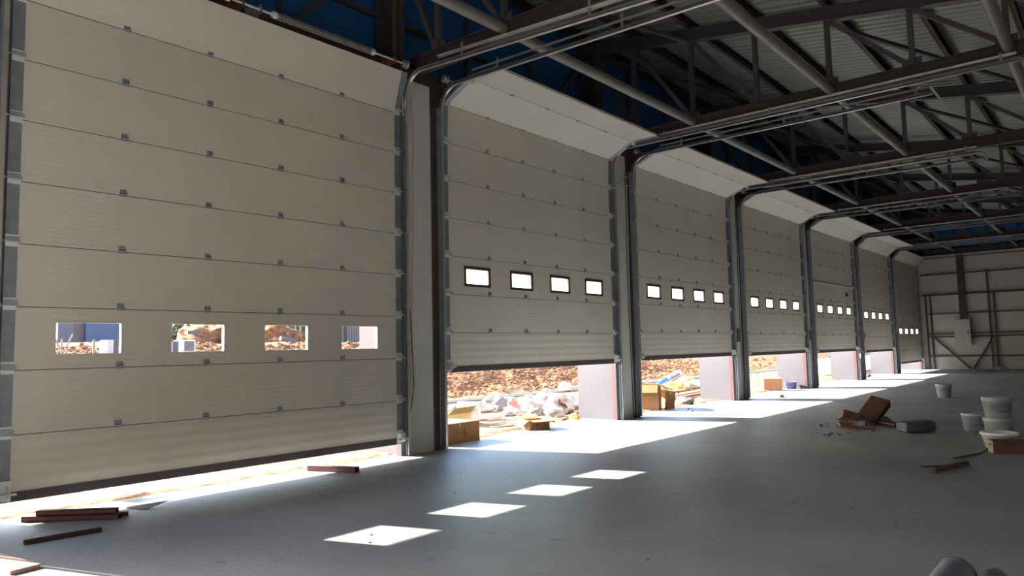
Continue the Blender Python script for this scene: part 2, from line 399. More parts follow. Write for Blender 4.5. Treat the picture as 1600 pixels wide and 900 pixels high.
def roller_mesh():
    b = MB(); b.tube([(0, -.05, 0), (0, .1, 0)], .007, 8); b.tube([(0, .09, 0), (0, .115, 0)], .02, 12)
    return b.done('roller', 'zinc_hinge')
def bottom_bracket_mesh():
    b = MB(); b.box(0, .006, -.06, .06, -.03, .16); b.box(.006, .09, -.055, -.049, 0, .12); b.box(.006, .09, .02, .026, 0, .12); b.box(.05, .09, -.055, .085, .03, .05)
    return b.done('bottom_bracket', 'galv_bright')
BOT = [.192, 1.18, 1.21, 1.18, 1.155, 1.06, .42]
DOORLAB = ['nearest cream sectional door, almost fully lowered, clear frameless windows',
           'second cream sectional door, raised about a metre, dark framed windows, two cardboard boxes beneath',
           'third cream sectional door along, raised, tall cardboard boxes outside below it',
           'fourth cream sectional door along, raised, with lavender bucket below it',
           'fifth cream sectional door along, raised, with bright cross strip above its windows',
           'sixth cream sectional door along, raised, orange cord hanging at its near edge',
           'last cream sectional door beside the far wall, lowered nearly to the floor']
tilt = lambda d: (0, math.atan2(d.x, d.y), 0)
for i in range(7):
    yc = YD(i)+HW; b0 = BOT[i]
    r = thing('door_%d' % (i+1), (0, yc, 0), DOORLAB[i], 'door', 'cream sectional doors in a row', 'structure')
    sp = seams(b0)
    for k in range(9):
        d = (sp[k+1]-sp[k]).normalized(); rot = tilt(d); loc = (sp[k].x, 0, sp[k].y)
        key, bb, mm = ('pw', pw, 'panel') if k == 2 else (('pb', pb, 'panel_rib') if k == 0 else ('pn', pn, 'panel'))
        p = part(key, lambda bb=bb, mm=mm: bb.done('door_panel', mm), 'door_panel', r, loc, rot)
        if k: part('seam', lambda: MB().box(-.034, -.007, -HW, HW, -.006, .006).done('seam_seal', 'seal'), 'seam_seal', p, (0, 0, 0))
        for s_ in (-1, 1):
            part('stile', lambda: MB().box(-.04, .002, -.055, .055, .001, ZB-.001).box(.002, .006, -.055, -.045, .001, ZB-.001).done('end_stile', 'galv'), 'end_stile', p, (0, s_*(HW+.056), 0))
        if k == 2:
            for c in WC:
                if i == 0:
                    fr = part('fr0', lambda: ring(ww, wh, .008, -.046, .004).done('window_frame', 'cream'), 'window_frame', r, (sp[2].x, c, sp[2].y+wz))
                    part('pane', lambda: MB().box(-.025, -.021, -ww+.006, ww-.006, -wh+.006, wh-.006).done('window_pane', 'pane'), 'window_pane', fr, (0, 0, 0))
                else:
                    fr = part('fr1', lambda: ring(ww+.003, wh+.003, .046, -.05, .008).done('window_frame', 'darkframe'), 'window_frame', r, (sp[2].x, c, sp[2].y+wz))
                    part('pane1', lambda: MB().box(-.025, -.021, -ww+.03, ww-.03, -wh+.03, wh-.03).done('window_pane', 'film'), 'window_pane', fr, (0, 0, 0))
    for k in range(1, 9):
        d = ((sp[k+1]-sp[k]).normalized()+(sp[k]-sp[k-1]).normalized()).normalized(); rot = tilt(d); nrm = Vector((d.y, -d.x))
        q = sp[k]+nrm*.002+d*.012
        for c in (-.3, -.1, .1, .3):
            part('hinge', hinge_mesh, 'hinge', r, (q.x, c*W, q.y), rot)
        for s_ in (-1, 1):
            br = part('brk', bracket_mesh, 'roller_bracket', r, (q.x, s_*(HW+.052), q.y), rot)
            part('rol', roller_mesh, 'roller', br, (.048, 0, .004), (0, 0, 0 if s_ > 0 else PI))
    MB().box(-.034, .006, -HW-.11, HW+.11, 0, .08).box(-.03, -.012, -HW-.11, HW+.11, -.012, 0).done('bottom_seal', 'seal', r, loc=(sp[0].x, 0, sp[0].y))
    for s_ in (-1, 1): part('bbr', bottom_bracket_mesh, 'bottom_bracket', r, (sp[0].x+.004, s_*(HW+.05), sp[0].y+.03), (0, 0, 0))
    if i == 4:
        MB().box(.001, .02, -HW, HW+.1, -.02, .02).done('cross_strip', 'galv_bright', r, loc=(0, 0, 3.60))
        MB().box(.002, .03, -.12, .12, -.06, .06).done('warning_plate', 'darkframe', r, loc=(0, 1.5, 3.3))
        MB().box(.003, .05, -.04, .04, -.03, .03).tube([(.05, 0, 0), (.05, .1, 0)], .012, 8).done('latch', 'galv_bright', r, loc=(0, 1.4, 2.05))

# tracks on both sides of every door
def track_path(xe=6.0, slope=0.0, r=.37):
    pts = [(.05, .02), (.05, 5.0), (.05, 5.30)]
    for k in range(1, 11):
        a = k/10*PI/2; pts.append((.42-r*math.cos(a), 5.30+r*math.sin(a)))
    zt = 5.30+r; pts.append((1.5, zt+slope*1.08)); pts.append((xe, zt+slope*(xe-.42)))
    return pts
for i in range(7):
    for s_ in (-1, 1):
        ye = YD(i)-.115 if s_ < 0 else YD(i)+W+.115     # outer edge of end stile
        y0, y1 = (ye-.085, ye-.04) if s_ < 0 else (ye+.04, ye+.085)
        side = 'left' if s_ < 0 else 'right'
        r = thing('door_track', (0, ye, 0), 'galvanised roller track along the %s edge of the %s door, curving inward overhead' % (side, ORD[i]), 'door track', 'door tracks')
        off = (0, ye, 0)
        sl_ = -.055 if (i == 0 and s_ > 0) else (-.02 if i == 1 and s_ < 0 else 0)
        xe = 7.2 if (i, s_) in ((1, 1), (0, 1)) else 5.9
        pth = track_path(xe, sl_)
        wy = (y0, y0+.004) if s_ < 0 else (y1-.004, y1)
        nv = 3
        for nm, pp in (('vertical_track', pth[:nv]), ('horizontal_track', pth[nv-1:])):
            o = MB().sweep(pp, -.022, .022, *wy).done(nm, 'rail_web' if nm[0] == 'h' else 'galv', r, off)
            MB().sweep(pp, -.026, -.022, y0, y1).done('track_lip', 'rail', o, off); MB().sweep(pp, .022, .026, y0, y1).sweep(pp, .018, .022, *((y0, y0+.003) if s_ > 0 else (y1-.003, y1))).done('track_lip', 'rail', o, off)
        # wall angle behind the track
        a0, a1 = (y0-.004, y0) if s_ < 0 else (y1, y1+.004)
        b = MB(); b.box(-.03, .045, a0, a1, 0, 5.35); b.box(-.045, -.04, min(ye-s_*.004, a0, a1), max(ye-s_*.004, a0, a1), 0, 5.35)
        b.done('wall_angle', 'galv', r, off)
        # reinforcing angle over the horizontal run
        x_a = .75
        b = MB(); z_a = 5.67+.035
        f_ = lambda x: z_a+sl_*(x-.42)
        b.bar((x_a, (wy[0]+wy[1])/2, f_(x_a)+.075), (xe-.05, (wy[0]+wy[1])/2, f_(xe)+.075), .004, .03)
        b.bar((x_a, (y0+y1)/2, f_(x_a)+.09), (xe-.05, (y0+y1)/2, f_(xe)+.09), .05, .004)
        b.done('stiffening_angle', 'rail', r, off)
        for x_h in (1.25, 3.4, xe-.25):
            ym = (y0+y1)/2
            MB().box(x_h-.02, x_h+.02, ym-.003, ym+.003, f_(x_h), 5.84 if x_h > 0 else 5.8).done('hanger', 'galv', r, off)
    # end crossbar between the two tracks
    ya, yb = YD(i)-.17, YD(i)+W+.17
    if i in (2, 3):
        b = MB(); b.box(5.84, 5.88, ya, ya+.9, 5.80, 5.83)
        single(b, 'track_spreader', 'galv', (5.86, ya, 5.8), 'short steel spreader at the inner end of the %s door tracks' % ORD[i], 'bracket', off=(5.86, ya, 5.8))
# torsion shafts with springs
for i in range(7):
    y0, y1 = YD(i)-.2, YD(i)+W+.14; ym = (y0+y1)/2; zs = 5.80; xs = .14
    r = thing('torsion_shaft', (xs, ym, zs), 'steel torsion shaft with coil springs above the %s door' % ORD[i], 'door shaft', 'torsion shafts over the doors')
    off = (xs, ym, zs)
    MB().tube([(xs, y0, zs), (xs, y1, zs)], .0145, 10).done('shaft', 'galv_bright', r, off)
    for sgn in (-1, 1):
        ya = ym+sgn*.35; yb = ym+sgn*1.85
        n = 62; pts = []
        for k in range(n*10+1):
            a = 2*PI*k/10; pts.append((xs+.042*math.cos(a), ya+(yb-ya)*k/(n*10), zs+.042*math.sin(a)))
        MB().tube(pts, .0085, 5).done('spring', 'tube', r, off)
        MB().tube([(xs, yb, zs), (xs, yb+sgn*.07, zs)], .045, 12).done('spring_cone', 'galv_bright', r, off)
        MB().tube([(xs, ya, zs), (xs, ya-sgn*.06, zs)], .045, 12).done('spring_cone', 'galv_bright', r, off)
        yd = y0+.04 if sgn < 0 else y1-.04
        MB().lathe([(.0, 0), (.062, 0), (.062, .012), (.05, .02), (.05, .06), (.07, .07), (.07, .08), (0, .08)], 16, mx=Matrix.Translation((xs, yd-.04, zs)) @ Matrix.Rotation(-PI/2, 4, 'X')).done('cable_drum', 'galv', r, off)
    for f_, mt in ((-2.3, 'primer_red'), (-.12, 'primer_red'), (.12, 'galv'), (2.3, 'primer_red')):
        y = ym+f_
        MB().box(-.06, -.05, y-.09, y+.09, 5.68, 5.86).box(-.05, .18, y-.004, y+.004, 5.74, 5.86).box(-.05, -.04, y-.05, y+.05, 5.7, 5.88).done('support_bracket', mt, r, off)
# red plates bridging lintel and brackets
# ------------------------------------------------------------------ cables, boxes on piers
def pts_px(lst, X): return [tuple(at(x, y, 0, X)) for x, y in lst]
p = pts_px([(637, 462), (641, 490), (645, 560), (647, 600), (643, 635), (638, 655)], -.015)
b = MB(); b.tube(p, .006, 6); single(b, 'cable', 'wire', p[0], 'thin black cable hanging down the white pier after the nearest door', 'cable', off=p[0])
p = pts_px([(641, 145), (645, 200), (646, 330), (644, 500), (645, 560)], -.02)
b = MB(); b.tube(p, .005, 6); single(b, 'cable', 'wire_w', p[0], 'grey cable running down the top of the first white pier', 'cable', off=p[0])
for k, (dx, mt, lab) in enumerate(((.10, 'wire', 'black'), (.15, 'wire_w', 'pale grey'))):
    for i in (1, 2, 3, 4):
        y = T(i)+.05+dx; x = -.02
        pt = [(x, y+.02*math.sin(z*1.3+k+i), z) for z in [5.3-.25*q for q in range(22)]]
        b = MB(); b.tube(pt, .008, 6)
        single(b, 'cable', mt, pt[0], '%s cable clipped down the pier %s' % (lab, PN[i+1]), 'cable', 'cables down the piers', off=pt[0])
p = pts_px([(966, 287), (972, 279), (977, 276), (985, 280), (985, 290), (974, 291), (968, 295)], .02)
b = MB(); b.tube(p, .01, 6); single(b, 'cable', 'wire_w', p[0], 'grey cable looped and tied high on the second white pier', 'cable', off=p[0])
for i, z in ((2, 1.75), (3, 1.75)):
    y = T(i)-.1
    r = thing('door_control_box', (-.03, y, z), 'small dark control box with button on the pier %s' % PN[i+1], 'control box')
    MB().box(-.03, .06, y-.06, y+.06, z-.18, z+.18).done('housing', 'slipsheet', r, (-.03, y, z), bevel=.01)
    MB().tube([(.06, y, z+.06), (.075, y, z+.06)], .02, 12).done('button', 'orange', r, (-.03, y, z))
p = pts_px([(1344, 500), (1341, 530), (1345, 548), (1351, 552), (1349, 540), (1352, 520)], .12)
b = MB(); b.tube(p, .016, 6); single(b, 'hanging_cord', 'orange', p[0], 'orange cord hanging on the pier between the fifth and sixth doors', 'cord', off=p[0])
p0 = at(1345, 556, 0, .12); b = MB(); b.lathe([(0, -.12), (.035, -.08), (.05, 0), (.035, .08), (0, .12)], 10)
single(b, 'bundled_cord', 'orange', p0, 'orange bundle at the lower end of the hanging cord', 'cord')

# ------------------------------------------------------------------ far wall fittings
yw = Y_END-.09
r = thing('tube_framework', (0, yw, 0), 'thin dark steel tube framework with diagonal braces on the far wall', 'framework')
off = (0, yw, 0)
def tb(nm, x0, z0, x1, z1, rr=.035): MB().bar((x0, yw, z0), (x1, yw, z1), rr*2, rr*2).done(nm, 'primer', r, off)
for x, z1 in ((.27, 3.85), (.48, 3.85), (3.02, 4.95), (3.24, 3.85)): tb('upright', x, 0, x, z1, .035)
for z, x0 in ((4.85, .1), (3.80, .1), (2.82, .2), (1.80, .3), (1.64, .3), (.66, .3)): tb('horizontal_rail', x0, z, X_END-.1, z+.02, .03 if z != 3.80 else .045)
tb('diagonal_brace', .55, 1.62, 2.05, .04); tb('diagonal_brace', 3.1, 1.62, 2.2, .04)
for x in (7.5, 11): tb('upright', x, 0, x, 3.85)
r = thing('electrical_cabinet', (1.9, Y_END-.15, 1.17), 'grey electrical cabinet fed by a duct on the far wall', 'cabinet')
off = (1.9, Y_END-.15, 1.17)
MB().box(1.52, 2.22, yw-.33, yw-.05, 1.2, 2.52).done('housing', 'box_el', r, off, bevel=.01)
MB().box(1.56, 2.18, yw-.35, yw-.33, 1.24, 2.48).done('door', 'box_el', r, off, bevel=.005)
MB().box(2.1, 2.13, yw-.38, yw-.35, 1.75, 1.95).done('handle', 'wire', r, off)
b = MB(); b.box(1.78, 2.06, yw-.19, yw-.05, 2.52, 5.82)
single(b, 'cable_duct', 'primer', (1.9, Y_END-.08, 2.52), 'tall dark cable duct rising from the electrical cabinet', 'duct', off=(1.9, Y_END-.08, 2.52))

# ------------------------------------------------------------------ outside ground
def sstep(a, b_, x):
    t = max(0, min(1, (x-a)/(b_-a))); return t*t*(3-2*t)
EDGE = [(-20, -.05), (6.5, -.08), (8.2, -.15), (12.8, -1.0), (13.8, -.3), (18.5, -.35), (19.5, -.25), (24, -.6), (60, -.5)]
def hgt(x, y):
    e = -.35
    for (ya, ea), (yb, eb) in zip(EDGE, EDGE[1:]):
        if ya <= y <= yb: e = ea+(eb-ea)*(y-ya)/(yb-ya)
    e += .14*noise.noise(Vector((y*2.1, 3, 0)))
    z = -.07+.095*sstep(e+.10, e-.25, x)
    z += .035*noise.noise(Vector((x*1.7, y*1.7, 1)))*sstep(-.1, -1.2, x)+.02*noise.noise(Vector((x*6, y*6, 1)))*sstep(-.1, -1.2, x)
    z -= .08*sstep(-1.5, -5, x)
    m = sstep(-7.6, -9.0, x)
    prof = [(-7.6, 0), (-9, .25), (-11, .9), (-13, 1.6), (-14.5, 1.86), (-18, 1.9), (-26, 2.15), (-42, 2.55), (-60, 3.1), (-90, 3.4)]
    h = 0
    for (xa, ha), (xb, hb) in zip(prof, prof[1:]):
        if x <= xa: h = ha+(hb-ha)*max(0, min(1, (x-xa)/(xb-xa)))
    z += h
    if m > 0:
        z += m*(.12*noise.noise(Vector((x*.9, y*.9, 5)))+.10*noise.noise(Vector((x*2.4, y*2.4, 9)))+.07*noise.noise(Vector((x*5.5, y*5.5, 2)))+.04*abs(noise.noise(Vector((x*11, y*11, 2)))))
    far = sstep(25, 50, y)
    return z-far*h*.75
def grid(x0, x1, nx, y0, y1, ny, name, m, label, cat):
    b = MB(); vs = []; fs = []
    for i in range(nx+1):
        for j in range(ny+1):
            x = x0+(x1-x0)*i/nx; y = y0+(y1-y0)*j/ny; vs.append((x, y, hgt(x, y)))
    for i in range(nx):
        for j in range(ny): a = i*(ny+1)+j; fs.append((a, a+1, a+ny+2, a+ny+1))
    b.add(vs, fs, True); return struct(b, name, m, label, cat)
grid(-8.3, -.05, 100, -8, 62, 520, 'terrain', 'sand', 'pale dusty ground littered with building waste outside the doors', 'ground')
grid(-15.5, -8.3, 96, 0, 62, 700, 'soil_bank', 'soil', 'bank of orange clumpy soil outside the doors', 'ground')
grid(-90, -15.5, 100, -10, 110, 160, 'terrain_far', 'soil', 'distant rough orange earth behind the bank', 'ground')
grid(-15.5, -8.3, 20, -20, 0, 60, 'terrain_near', 'soil', 'orange earth outside behind the viewpoint', 'ground')
b = MB(); b.box(-7.42, -7.30, 4, 60, -.2, .0); struct(b, 'kerb_line', 'kerb', 'straight pale kerb line at the foot of the soil bank', 'kerb')
b = MB(); b.box(-7.75, -7.70, 4, 60, -.2, -.0); struct(b, 'trim_2', 'kerb', 'thin pale strip behind the kerb line', 'strip')

# soil clods nobody could count
b = MB()
ICO = [(0, 0, 1), (.89, 0, .45), (.28, .85, .45), (-.72, .53, .45), (-.72, -.53, .45), (.28, -.85, .45), (.72, .53, -.45), (-.28, .85, -.45), (-.89, 0, -.45), (-.28, -.85, -.45), (.72, -.53, -.45), (0, 0, -1)]
ICF = [(0, 1, 2), (0, 2, 3), (0, 3, 4), (0, 4, 5), (0, 5, 1), (1, 6, 2), (2, 7, 3), (3, 8, 4), (4, 9, 5), (5, 10, 1), (6, 7, 2), (7, 8, 3), (8, 9, 4), (9, 10, 5), (10, 6, 1), (11, 7, 6), (11, 8, 7), (11, 9, 8), (11, 10, 9), (11, 6, 10)]
def clods(n, xa, xb, ya, yb, s0, s1):
    b = MB()
    for _ in range(n):
        x = rnd.uniform(xa, xb); y = rnd.uniform(ya, yb)
        if x > -2.7 and y > 33.5 or x > -1.1: continue
        s = s0+(s1-s0)*rnd.random()**2.5
        z = hgt(x, y); a = rnd.uniform(0, 6)
        b.add([(x+(p_[0]*math.cos(a)-p_[1]*math.sin(a))*s*rnd.uniform(.7, 1.2), y+(p_[0]*math.sin(a)+p_[1]*math.cos(a))*s*rnd.uniform(.7, 1.2), z+s*.2+p_[2]*s*rnd.uniform(.5, .8)) for p_ in ICO], ICF)
    return b
tag(clods(11000, -15.3, -8.2, 2, 44, .02, .10).done('soil_clods', 'clod'), 'loose orange clods covering the soil bank', 'soil', kind='stuff')
tag(clods(2600, -7.6, -.9, 2, 45, .012, .045).done('ground_crumbs', 'clod'), 'small crumbs of earth scattered over the dusty ground', 'rubble', kind='stuff')

# ------------------------------------------------------------------ outdoor objects
def G(x, y, zz=-.05):
    """ground point under a pixel"""
    p = at(x, y, 2, zz)
    for _ in range(6): p = at(x, y, 2, hgt(p.x, p.y) if p.x < -.15 else 0)
    return p
def carton(name, loc, sx, sy, sz, rz, m, label, flaps='closed', wall=.006, group=None):
    r = thing(name, loc, label, 'box', group, rz=rz)
    b = MB(); hx, hy = sx/2, sy/2
    b.box(-hx, hx, -hy, -hy+wall, 0, sz); b.box(-hx, hx, hy-wall, hy, 0, sz); b.box(-hx, -hx+wall, -hy, hy, 0, sz); b.box(hx-wall, hx, -hy, hy, 0, sz); b.box(-hx, hx, -hy, hy, 0, wall)
    b.done('box_body', m, r)
    if flaps == 'closed':
        for s_ in (-1, 1): MB().box(-hx, hx, min(0, s_*hy)+.002, max(0, s_*hy)-.002, sz, sz+wall).done('flap', m, r)
        MB().box(-hx-.001, hx+.001, -.025, .025, sz+wall, sz+wall+.001).box(hx, hx+.001, -.025, .025, sz-.08, sz).done('tape', 'board_y', r)
    else:
        for ax, s_, a in ((0, 1, flaps[0]), (0, -1, flaps[1]), (1, 1, flaps[2]), (1, -1, flaps[3])):
            L = min(hx, hy)
            f_ = MB(); f_.box(-(hy if ax == 0 else hx)+.005, (hy if ax == 0 else hx)-.005, -wall/2, wall/2, 0, L)
            ang = math.radians(a)   # 0 = upright, 90 = folded outwards
            m4 = Matrix.Translation((s_*hx if ax == 0 else 0, s_*hy if ax == 1 else 0, sz)) @ (Matrix.Rotation(s_*ang, 4, 'Y') @ Matrix.Rotation(PI/2, 4, 'Z') if ax == 0 else Matrix.Rotation(-s_*ang, 4, 'X'))
            o = f_.done('flap', m, r); o.matrix_local = m4
    return r
def sit(p, dz=0): return (p.x, p.y, (hgt(p.x, p.y) if p.x < -.15 else 0)+dz)
# two boxes at the second door
c = carton('cardboard_box', (-.62, 8.62, .0), .62, .98, .325, .04, 'board', 'large closed brown cardboard box just outside the second door', 'closed')
MB().box(.311, .313, -.16, -.04, .18, .185).box(.311, .313, .09, .12, .1, .22).done('print', 'board_dk', c)
q = G(706, 664); carton('cardboard_box', sit(q), .42, .75, .24, .1, 'board_y', 'pale open cardboard box behind the large closed one', (50, 100, 20, 95))
q = G(740, 658); carton('white_box', sit(q), .26, .3, .3, .5, 'foam', 'small white open carton behind the cardboard boxes', (30, 60, 80, 100))
q = G(837, 676); c = carton('cardboard_box', sit(q, .01), .36, .42, .24, -.42, 'board', 'small open cardboard box printed with black letters, by the second door', (95, 75, 115, 120))
td = bpy.data.curves.new('lettering', 'FONT'); td.body = 'ESK YU'; td.size = .105; td.extrude = .001; td.align_x = 'CENTER'; td.materials.append(M['ink'])
t0 = bpy.data.objects.new('t', td); tm = bpy.data.meshes.new_from_object(t0); bpy.data.objects.remove(t0)
to = bpy.data.objects.new('lettering', tm); COL.objects.link(to); to.parent = c; to.location = (.1815, 0, .115); to.rotation_euler = (PI/2, 0, PI/2)
# big boxes at third door
carton('cardboard_box', (-.72, 15.42, .0), .62, .42, .60, .35, 'board', 'tall open cardboard box leaning flaps outside the third door', (120, 160, 100, 150))
carton('cardboard_box', (-.62, 15.98, .0), .5, .3, .42, -.35, 'board', 'lower cardboard box leaning against the tall open one', 'closed').rotation_euler.x = -.14
q = G(1207, 613); carton('cardboard_box', sit(q), .55, .62, .36, .45, 'board', 'closed cardboard box outside the fourth door', 'closed')

def bucket(name, loc, r0, r1, h, m, label, lid=False, group=None, handle='down', label_band=False, rot=(0, 0, 0), cat='bucket'):
    r = thing(name, loc, label, cat, group); r.rotation_euler = rot
    b = MB(); b.lathe([(0, 0), (r0, 0), (r0+(r1-r0)*.84, h*.84), (r1+.006, h*.845), (r1+.008, h*.9), (r1, h*.905), (r1, h-.012), (r1+.007, h-.01), (r1+.007, h), (r1-.006, h), (r0-.006, .006), (0, .006)], 28)
    b.done('bucket_body', m, r)
    if lid: MB().lathe([(0, h+.004), (r1-.02, h+.004), (r1-.015, h+.01), (r1+.01, h+.01), (r1+.01, h-.012), (r1+.008, h-.012)], 28).done('lid', m, r)
    pts = []
    for k in range(13):
        a = PI*k/12; hh = -.75 if handle == 'down' else .9
        pts.append((math.cos(a)*(r1+.012), math.sin(a)*r1*.55 if handle == 'down' else 0, h*.87+hh*math.sin(a)*r1*(.9)))
    if handle == 'down': pts = [(p_[0], -abs(math.cos(math.asin(min(1, abs(p_[0])/(r1+.013)))))*(r1+.014), p_[2]) for p_ in pts]
    MB().tube(pts, .003, 5).done('handle', 'galv', r)
    if label_band: MB().lathe([(r0+(r1-r0)*.25+.002, h*.25), (r0+(r1-r0)*.7+.002, h*.7)], 28).done('paper_label', label_band, r)
    return r
q = G(1239, 610); q.y -= .15; bucket('bucket', sit(q), .14, .18, .30, 'bucket_l', 'lavender plastic bucket against the white fin wall of the fourth door')
q2 = Vector(q)+Vector((-.35, -.25, .0)); b = MB(); b.lathe([(0, 0), (.05, 0), (.06, .1), (.08, .2), (.02, .3), (0, .3)], 12)
single(b, 'foam_cup', 'foam', sit(q2, .1), 'small white bottle-shaped piece beside the lavender bucket', 'bottle')

# crumpled sheets and sacks
def crumple(name, loc, sx, sy, sz, seed, m, label, cat, rz=0, group=None, n=26):
    b = MB(); vs = []; fs = []
    for i in range(n):
        for j in range(n+1):
            th = PI*j/n; ph = 2*PI*i/n
            d = Vector((math.sin(th)*math.cos(ph), math.sin(th)*math.sin(ph), math.cos(th)))
            k = 1+.42*noise.noise(d*1.6+Vector((seed*7.1, 0, 0)))+.22*abs(noise.noise(d*3.6+Vector((0, seed*3.3, 0))))+.07*noise.noise(d*9+Vector((seed, 1, 0)))
            vs.append((d.x*sx*k, d.y*sy*k, max(d.z, -.45)*sz*k+sz*.42))
    for i in range(n):
        for j in range(n): a = i*(n+1)+j; c_ = ((i+1) % n)*(n+1)+j; fs.append((a, a+1, c_+1, c_))
    b.add(vs, fs, True)
    return single(b, name, m, loc, label, cat, group, rot=(0, 0, rz))
deb = [(722, 636, .5, .35, .12, 'sheet_g', 'grey crumpled film left of the debris heap'), (752, 640, .45, .3, .16, 'sheet', 'white folded plastic film beyond the cardboard boxes'),
       (772, 636, .45, .3, .22, 'sheet_g', 'grey plastic sack lying among white film'), (790, 632, .35, .3, .2, 'sheet', 'white film lump right of the grey sack'),
       (812, 640, .4, .3, .2, 'sheet', 'crumpled white plastic in the middle of the debris heap'), (832, 636, .45, .35, .26, 'sheet', 'large crumpled white plastic lump on the debris heap'),
       (853, 634, .5, .35, .34, 'sheet', 'tallest white plastic lump on the debris heap'), (874, 640, .4, .35, .3, 'sheet', 'white plastic lump near the fin wall of the second door'),
       (893, 636, .4, .35, .24, 'sheet', 'white plastic lump half hidden by the fin wall'), (866, 646, .3, .25, .16, 'sheet', 'small white plastic lump in front of the debris heap'),
       (800, 646, .3, .2, .1, 'sheet', 'flat white plastic scrap at the front of the heap'), (840, 645, .25, .2, .12, 'sheet_g', 'small grey plastic scrap in the debris heap')]
for k, (x, y, a, b_, c_, m, lab) in enumerate(deb):
    q = G(x, y+4); crumple('plastic_film', sit(q), a*.8, b_*.8, c_*.95, k+1, m, lab, 'plastic film', rnd.uniform(0, 3), 'crumpled plastic outside the second door')
for k, (x, y, m, lab) in enumerate(((803, 641, 'board_dk', 'red-brown cardboard scrap in the white debris'), (857, 629, 'board_dk', 'dark red scrap on top of the debris heap'), (880, 640, 'board_dk', 'brown torn cardboard near the fin wall debris'))):
    q = G(x, y+6); b = MB(); b.box(-.14, .14, -.09, .09, 0, .008).box(-.14, .06, .09, .098, 0, .08)
    single(b, 'cardboard_scrap', m, sit(q, .22), lab, 'cardboard', rot=(.3, .4, k))
q = G(884, 612); crumple('foam_lump', sit(q, .05), .25, .2, .2, 41, 'foam', 'white foam lump on the orange soil bank', 'foam')
q = G(910, 655); crumple('yellow_scrap', (-.95, 12.75, .0), .11, .09, .08, 45, 'yellow', 'small yellow scrap at the foot of the second fin wall', 'scrap')
for k, (x, y, a) in enumerate(((790, 667, .7), (765, 655, .9), (880, 662, .45))):
    q = G(x, y); b = MB(); b.box(-.03, .03, -a/2, a/2, 0, .02)
    single(b, 'timber_batten', 'wood_l', sit(q, .01), ('thin timber batten on the ground behind the large cardboard box', 'longer timber batten near the white debris', 'short batten beside the printed box')[k], 'timber', rot=(0, 0, .3*k-.2))
# third door debris: blue/white bag, wool, planks
p0 = G(1024, 612); p1 = at(1062, 583, 1, p0.y+1.1)
r = thing('packaging_tube', tuple(p0), 'blue and white printed plastic packaging propped up outside the third door', 'packaging')
v0, v1 = Vector(p0)+Vector((0, 0, .12)), Vector(p1); v2 = v0.lerp(v1, .45)
MB().tube([v2, v2.lerp(v1, .5), v1], .17, 10, r1=.13).done('white_end', 'sheet', r, tuple(p0))
MB().tube([v0, v0.lerp(v2, .5), v2], .10, 10, r1=.172).done('blue_end', 'blueprint', r, tuple(p0))
for k in range(5):
    a = v2.lerp(v1, .12+.15*k); MB().box(-.02, .02, -.05, .05, -.02, .02).done('print', 'blueprint', r, loc=tuple(a-Vector(p0)+Vector((.13, -.05, .06))))
q = G(1050, 612); crumple('mineral_wool', sit(q), .55, .3, .22, 51, 'wool', 'olive mineral wool under the blue and white packaging', 'insulation')
q = G(1073, 606); crumple('mineral_wool', sit(q), .6, .35, .26, 52, 'wool', 'olive mineral wool right of the packaging', 'insulation')
q = G(1087, 606); crumple('plastic_film', sit(q), .3, .3, .2, 53, 'sheet', 'white film at the right of the mineral wool', 'plastic film')
for k, (xa, ya, xb, yb, m, lab) in enumerate(((1036, 618, 1072, 613, 'wood', 'short red-brown plank behind the longer planks'), (1038, 629, 1110, 616, 'wood', 'long red-brown plank on the ground outside the third door'), (1040, 624, 1108, 612, 'wood_l', 'pale long plank behind the red-brown plank'))):
    a, c_ = G(xa, ya), G(xb, yb); b = MB(); b.bar(Vector(a)+Vector((0, 0, .06)), Vector(c_)+Vector((0, 0, .06)), .12, .05)
    single(b, 'plank', m, tuple(a), lab, 'plank', off=tuple(a))
q = G(1071, 636); crumple('rag', sit(q), .22, .16, .1, 55, 'sheet_g', 'grey rag on the dusty ground outside the third door', 'rag')
for k in range(9):
    x, y = rnd.uniform(1012, 1100), rnd.uniform(640, 652)
    if k > 6: x, y = rnd.uniform(1090, 1130), rnd.uniform(626, 640)
    q = at(x, y-1, 2, 0); b = MB(); s = rnd.uniform(.015, .04); b.add([(a*s*1.3, b_*s, c_*s*.6+s*.5) for a, b_, c_ in ICO], ICF)
    single(b, 'rubble_bit', 'slipsheet', (q.x, q.y, 0), 'small dark rubble bit on the slab at the third door', 'rubble', 'dark rubble bits at the third door')
# fourth door: brick shards
a, c_ = G(1196, 618), G(1222, 621); b = MB(); b.bar(Vector(a)+Vector((0, 0, .04)), Vector(c_)+Vector((0, 0, .04)), .1, .05)
single(b, 'plank', 'wood', tuple(a), 'short red plank in front of the closed box at the fourth door', 'plank', off=tuple(a))
# fifth door: tank and dark heap
q = at(1297, 560, 0, -9.5)
r = thing('storage_tank', (q.x, q.y+.8, hgt(q.x, q.y+.8)), 'brown round-ended tank far outside the fifth door', 'tank')
zt = q.z+.9-hgt(q.x, q.y+.8)
MB().tube([(0, -3.2, zt), (0, -3.05, zt), (0, 3.05, zt), (0, 3.2, zt)], 1.0, 20).done('tank_shell', 'tank', r)
for yy in (-2, 0, 2): MB().box(-.8, .8, yy-.1, yy+.1, -.3, zt-.4).done('saddle', 'kerb', r)
q = G(1300, 582); crumple('dark_sack', sit(q), .3, .3, .5, 61, 'slipsheet', 'dark grey heap against the fin wall of the fifth door', 'sack')
q = G(1290, 601); b = MB(); b.box(-.2, .2, -.3, .3, 0, .02); single(b, 'offcut_sheet', 'slipsheet', sit(q, .03), 'dark flat offcut on the ground outside the fifth door', 'offcut')
q = at(1358, 560, 0, -5.5)
